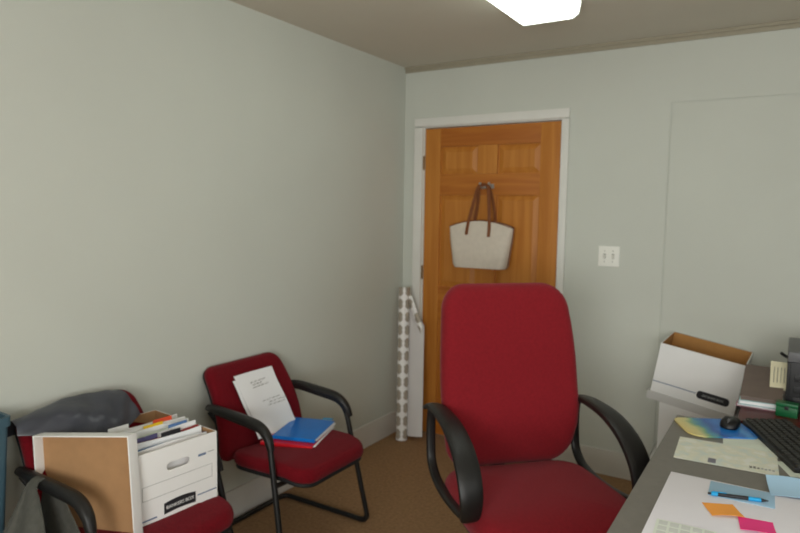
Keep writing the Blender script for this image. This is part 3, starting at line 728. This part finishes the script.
# ------------------------------------------------------------------ things on the mahogany cabinet
CT = DZT+.0005
def flat(name, label, cat, x, y, z, wx, wy, th, rz, m, group=None):
    o = box(name, (x, y, z+th/2), (wx, wy, th), m, None, bevel=min(.001, th*.3), rot=(0, 0, rz)); return tag(o, label, cat, group)
def book(name, label, x, y, z, wx, wy, th, rz, cover):
    t = thing(name, label, 'book', (x, y, z), (0, 0, rz))
    box('cover', (0, 0, .001), (wx, wy, .002), cover, t, bevel=0); box('cover', (0, 0, th-.001), (wx, wy, .002), cover, t, bevel=0)
    box('pages', (0, .002, th/2), (wx-.006, wy-.008, th-.005), PAPER, t, bevel=.001); box('spine', (-wx/2+.001, 0, th/2), (.002, wy, th-.004), cover, t, bevel=0)
    return t
book('pink_book', 'dusty pink book at the bottom of the small stack', 2.163, -.725, CT, .150, .20, .012, -.06, DUSTP)
book('teal_book', 'pale teal book in the middle of the small stack', 2.166, -.72, CT+.0125, .155, .23, .018, .03, TEALP)
t = thing('taupe_binder', 'taupe wedge shaped binder on top of the small stack', 'binder', (2.183, -.69, CT+.031), (0, 0, 0))
bm = bmesh.new(); loft(bm, [[Vector((x, -.135, z)) for x, z in ((-.085, 0), (.055, 0), (.055, .012), (-.085, .012))], [Vector((x, .17, z)) for x, z in ((-.085, 0), (.055, 0), (.055, .075), (-.085, .075))]])
obj('binder_body', bm, TAUPE, t, smooth=False)
bm = bmesh.new(); loft(bm, [[Vector((x, -.140, z)) for x, z in ((-.089, .012), (.058, .012), (.058, .0155), (-.089, .0155))], [Vector((x, .174, z)) for x, z in ((-.089, .0755), (.058, .0755), (.058, .079), (-.089, .079))]])
obj('binder_cover', bm, TAUPE, t, smooth=False)
t = thing('computer_tower', 'black computer tower with a grey top band on the cabinet', 'computer', (2.354, -.62, CT))
box('case', (0, 0, .098), (.21, .36, .196), PCBLK, t, bevel=.006); box('top_band', (0, 0, .217), (.21, .36, .042), PCGREY, t, bevel=.008)
box('front_panel', (0, -.184, .105), (.19, .012, .19), PCBLK, t, bevel=.004)
for k in range(3): box('drive_bay', (0, -.191, .05+.045*k), (.16, .006, .028), PCBLK, t, bevel=.002)
sweep('cable_clip', smooth_path([(-.10, -.10, .200), (-.115, -.10, .205), (-.13, -.105, .217)], 4), .006, PCBLK, t, n=8)
t = thing('yellow_note', 'cream note with handwriting standing beside the computer tower', 'note', (2.224, -.715, CT+.062))
nz = Euler((-.35, 0, .05)).to_matrix()
def nt_(u, v): return nz @ Vector(((u-.5)*.062, .004*math.sin(v*3), v*.115))
sheet('note_card', nt_, 4, 6, CREAM, t, th=.0015)
for k in range(4):
    sweep('handwriting', [nz @ Vector(((-.018+.012*k), -.002+.002, .03+.0*k)), nz @ Vector((-.018+.012*k, .0005, .06)), nz @ Vector((-.017+.012*k, .001, .092))], .0012, HOLE, t, n=5)
t = thing('green_case', 'small green plastic case in front of the computer tower', 'case', (2.258, -.858, CT), (0, 0, -.1))
box('case_body', (0, 0, .019), (.072, .045, .038), GREEN, t, bevel=.004); box('case_lid', (0, 0, .046), (.074, .047, .014), GREEN, t, bevel=.004)
box('clasp', (0, -.024, .036), (.014, .004, .014), PCBLK, t, bevel=.001)

# ------------------------------------------------------------------ things on the desk
DT = DZT+.0004
flat('paper_sheet', 'pale sheet partly under the keyboard and mouse pad', 'paper', 2.18, -1.275, DT, .21, .20, .0008, .10, PALE)
# picture mouse pad
def pad_mat():
    m, nt, b = new_mat('beach_picture'); L = nt.links.new
    tc = nd(nt, 'ShaderNodeTexCoord'); sp = nd(nt, 'ShaderNodeSeparateXYZ'); L(tc.outputs['Object'], sp.inputs[0])
    n = nd(nt, 'ShaderNodeTexNoise'); n.inputs['Scale'].default_value = 14; n.inputs['Detail'].default_value = 5; L(tc.outputs['Object'], n.inputs['Vector'])
    a = nd(nt, 'ShaderNodeMath', operation='MULTIPLY_ADD'); a.inputs[1].default_value = .08; L(n.outputs['Fac'], a.inputs[0]); L(sp.outputs['X'], a.inputs[2])
    mr = nd(nt, 'ShaderNodeMapRange'); mr.inputs['From Min'].default_value = -.08; mr.inputs['From Max'].default_value = .16; L(a.outputs[0], mr.inputs['Value'])
    cr = nd(nt, 'ShaderNodeValToRGB'); r = cr.color_ramp
    r.elements[0].position = 0; r.elements[0].color = (*lin((226, 206, 128)), 1); r.elements[1].position = 1; r.elements[1].color = (*lin((10, 104, 188)), 1)
    for p_, c_ in ((.18, (214, 206, 140)), (.27, (128, 172, 128)), (.34, (60, 140, 170)), (.44, (14, 84, 170)), (.63, (40, 124, 206)), (.75, (8, 108, 196)), (.86, (70, 150, 214))):
        e = r.elements.new(p_); e.color = (*lin(c_), 1)
    L(mr.outputs[0], cr.inputs['Fac']); L(cr.outputs['Color'], b.inputs['Base Color']); b.inputs['Roughness'].default_value = .35; return m
mp_ = thing('mouse_pad', 'beach picture mouse pad, yellow sand to blue water, under the mouse', 'mouse pad', (2.040, -1.178, DT+.001), (0, 0, math.radians(27)))
pts = [(x*(1+.0*y), y + .006*math.sin(x*40)) for x, y in rr(.117, .100, .045, 8)]
prism('pad', pts, 0, .004, pad_mat(), mp_)
ms = thing('computer_mouse', 'black computer mouse on the beach mouse pad', 'mouse', (2.086, -1.135, DT+.0055), (0, 0, math.radians(262)))
bm = bmesh.new()
loft(bm, [[Vector((x*sc, y*sc, z+.006*(1-(x/.05)**2)*(k > 1))) for x, y in rr(.05, .029, .027, 5)] for k, (sc, z) in enumerate(((.92, 0), (1, .005), (.98, .014), (.85, .022), (.6, .027), (.25, .029)))])
obj('mouse_body', bm, PCBLK, ms)
bm = bmesh.new(); lathe(bm, [(.004, -.003), (.009, -.003), (.009, .003), (.004, .003)], 14); obj('scroll_wheel', bm, PCGREY, ms, loc=(.026, 0, .025), rot=(PI/2, 0, 0))
box('button_seam', (.030, 0, .0245), (.03, .001, .004), PCGREY, ms, bevel=0)
# keyboard
kd = Vector((.173, -.45, 0)).normalized(); kn = Vector((-kd.y, kd.x, 0)); kn = kn if kn.x > 0 else -kn
K0 = Vector((2.120, -1.060, DT))
kb = thing('keyboard', 'dark computer keyboard lying aslant at the desk edge', 'keyboard', K0 + kd*.225 + kn*.080, (0, 0, math.atan2(-kd.y, -kd.x)))
# local x runs away from the viewer along the long side, local y: -y is away from the office chair
bm = bmesh.new(); add_box(bm, (0, 0, .011), (.455, .160, .018), .004, rot=(-.05, 0, 0)); kc = obj('keyboard_case', bm, PCBLK, kb)
key_me = None
for r_ in range(6):
    for c_ in range(20):
        x = -.215+.0226*c_; y = .060-.0235*r_
        if r_ == 0 and 6 <= c_ <= 10:
            continue
        if key_me is None:
            bm = bmesh.new(); loft(bm, [[Vector((sx*a, sy*a, z)) for sx, sy in ((-1, -1), (1, -1), (1, 1), (-1, 1))] for a, z in ((.0098, 0), (.0078, .007))])
            k = obj('key', bm, KEYC, kb, smooth=False); key_me = k.data
        else:
            k = bpy.data.objects.new('key', key_me); C.objects.link(k); k.parent = kb
        k.location = (x, y, .0205-.05*y); k.rotation_euler = (-.05, 0, 0)
box('space_bar', (-.215+.0226*8, .060, .0235-.003), (.105, .018, .007), KEYC, kb, bevel=.001, rot=(-.05, 0, 0))
# sheet printed with a map
def map_mat():
    m, nt, b = new_mat('map_print'); L = nt.links.new
    tc = nd(nt, 'ShaderNodeTexCoord'); n = nd(nt, 'ShaderNodeTexNoise'); n.inputs['Scale'].default_value = 22; n.inputs['Detail'].default_value = 6; L(tc.outputs['Object'], n.inputs['Vector'])
    cr = nd(nt, 'ShaderNodeValToRGB'); r = cr.color_ramp; r.elements[0].position = .36; r.elements[0].color = (*lin((208, 218, 210)), 1); r.elements[1].position = .62; r.elements[1].color = (*lin((228, 230, 220)), 1)
    e = r.elements.new(.52); e.color = (*lin((222, 222, 202)), 1)
    L(n.outputs['Fac'], cr.inputs['Fac']); L(cr.outputs['Color'], b.inputs['Base Color']); b.inputs['Roughness'].default_value = .75; return m
mpz = thing('map_sheet', 'pale printed sheet lying between mouse pad and white blotter', 'paper', (2.097, -1.442, DT+.001), (0, 0, math.radians(3)))
sheet('sheet', lambda u, v: ((u-.5)*.287, (v-.5)*.215, .0008), 4, 4, map_mat(), mpz, th=.0008)
box('printed_block', (-.036, -.075, .0014), (.022, .040, .0004), mat('print_grey', (120, 120, 130), .7), mpz, bevel=0)
rnd = random.Random(5)
for k in range(7): box('printed_word', (.070+.010*k, -.070+.002*(k % 2), .0014), (.007, .012+.006*(k < 2), .0004), INKG if k > 2 else HOLE, mpz, bevel=0)
# white blotter and what lies on it
BX, BY = 2.245, -1.905
tag(box('desk_blotter', (BX, BY, DT+.002), (.545, .44, .004), PAPERB, bevel=.001), 'large white paper blotter at the near end of the desk', 'blotter')
BT = DT+.0044
LB2 = mat('light_blue_envelope', (158, 192, 216), .7, .02)
flat('blue_envelope', 'small light blue envelope under the pen on the blotter', 'envelope', 2.160, -1.745, BT, .158, .102, .0012, .03, LB2)
pen = thing('ballpoint_pen', 'black and cyan ballpoint pen lying on the light blue envelope', 'pen', (2.155, -1.785, BT+.0068), (0, 0, math.atan2(.035, .137)))
def rod(name, x0, x1, r0, r1, m): return sweep(name, [(x0, 0, 0), ((x0+x1)/2, 0, 0), (x1, 0, 0)], [r0, (r0+r1)/2, r1], m, pen, n=10)
rod('barrel', -.050, .024, .0048, .0050, INKB); rod('grip', .024, .054, .0054, .0054, CYAN); rod('tip', .054, .072, .0050, .0012, INKB); rod('cap', -.066, -.050, .0056, .0052, CYAN); rod('button', -.074, -.066, .0028, .0028, INKB)
box('clip', (-.046, 0, .0062), (.034, .004, .0014), CYAN, pen, bevel=.0004)
def note(name, label, x, y, rz, m, lift):
    t = thing(name, label, 'sticky note', (x, y, BT), (0, 0, rz))
    sheet('note_paper', lambda u, v: ((u-.5)*.077, (v-.5)*.077, .0008+lift*(1-v)**2*math.sin(u*2+.4)), 8, 8, m, t, th=.0007)
note('sticky_note', 'orange sticky note on the white blotter', 2.126, -1.880, .42, ORANGE, .006)
note('sticky_note', 'hot pink sticky note beside the orange one on the blotter', 2.205, -1.928, .14, PINK, .006)
cal = thing('calendar_card', 'small card printed with a grey grid on the blotter corner', 'calendar', (2.062, -2.078, BT), (0, 0, .06))
box('card', (0, 0, .0006), (.135, .12, .0012), mat('card_paper', (226, 232, 222), .7, .01), cal, bevel=0)
for r_ in range(4):
    for c_ in range(5): box('grid_cell', (-.051+.0255*c_, .044-.029*r_, .0014), (.020, .022, .0003), mat('calendar_grey', (208, 212, 206), .7, .02) if (r_+c_) == 0 else MATS['calendar_grey'], cal, bevel=0)
sheet_b = thing('blue_sheet', 'curling light blue sheet beside the blotter', 'paper', (2.314, -1.640, DT+.004), (0, 0, .16))
sheet('sheet', lambda u, v: ((u-.5)*.19, (v-.5)*.105, .002+.028*(1-v)*(.3+.7*u)*0+.016*(v)**2+.004*math.sin(u*5)), 12, 8, LBLUE, sheet_b, th=.0008)
flat('paper_slip', 'white paper slip under the near end of the keyboard', 'paper', 2.300, -1.445, DT, .10, .12, .0008, .35, PALE)
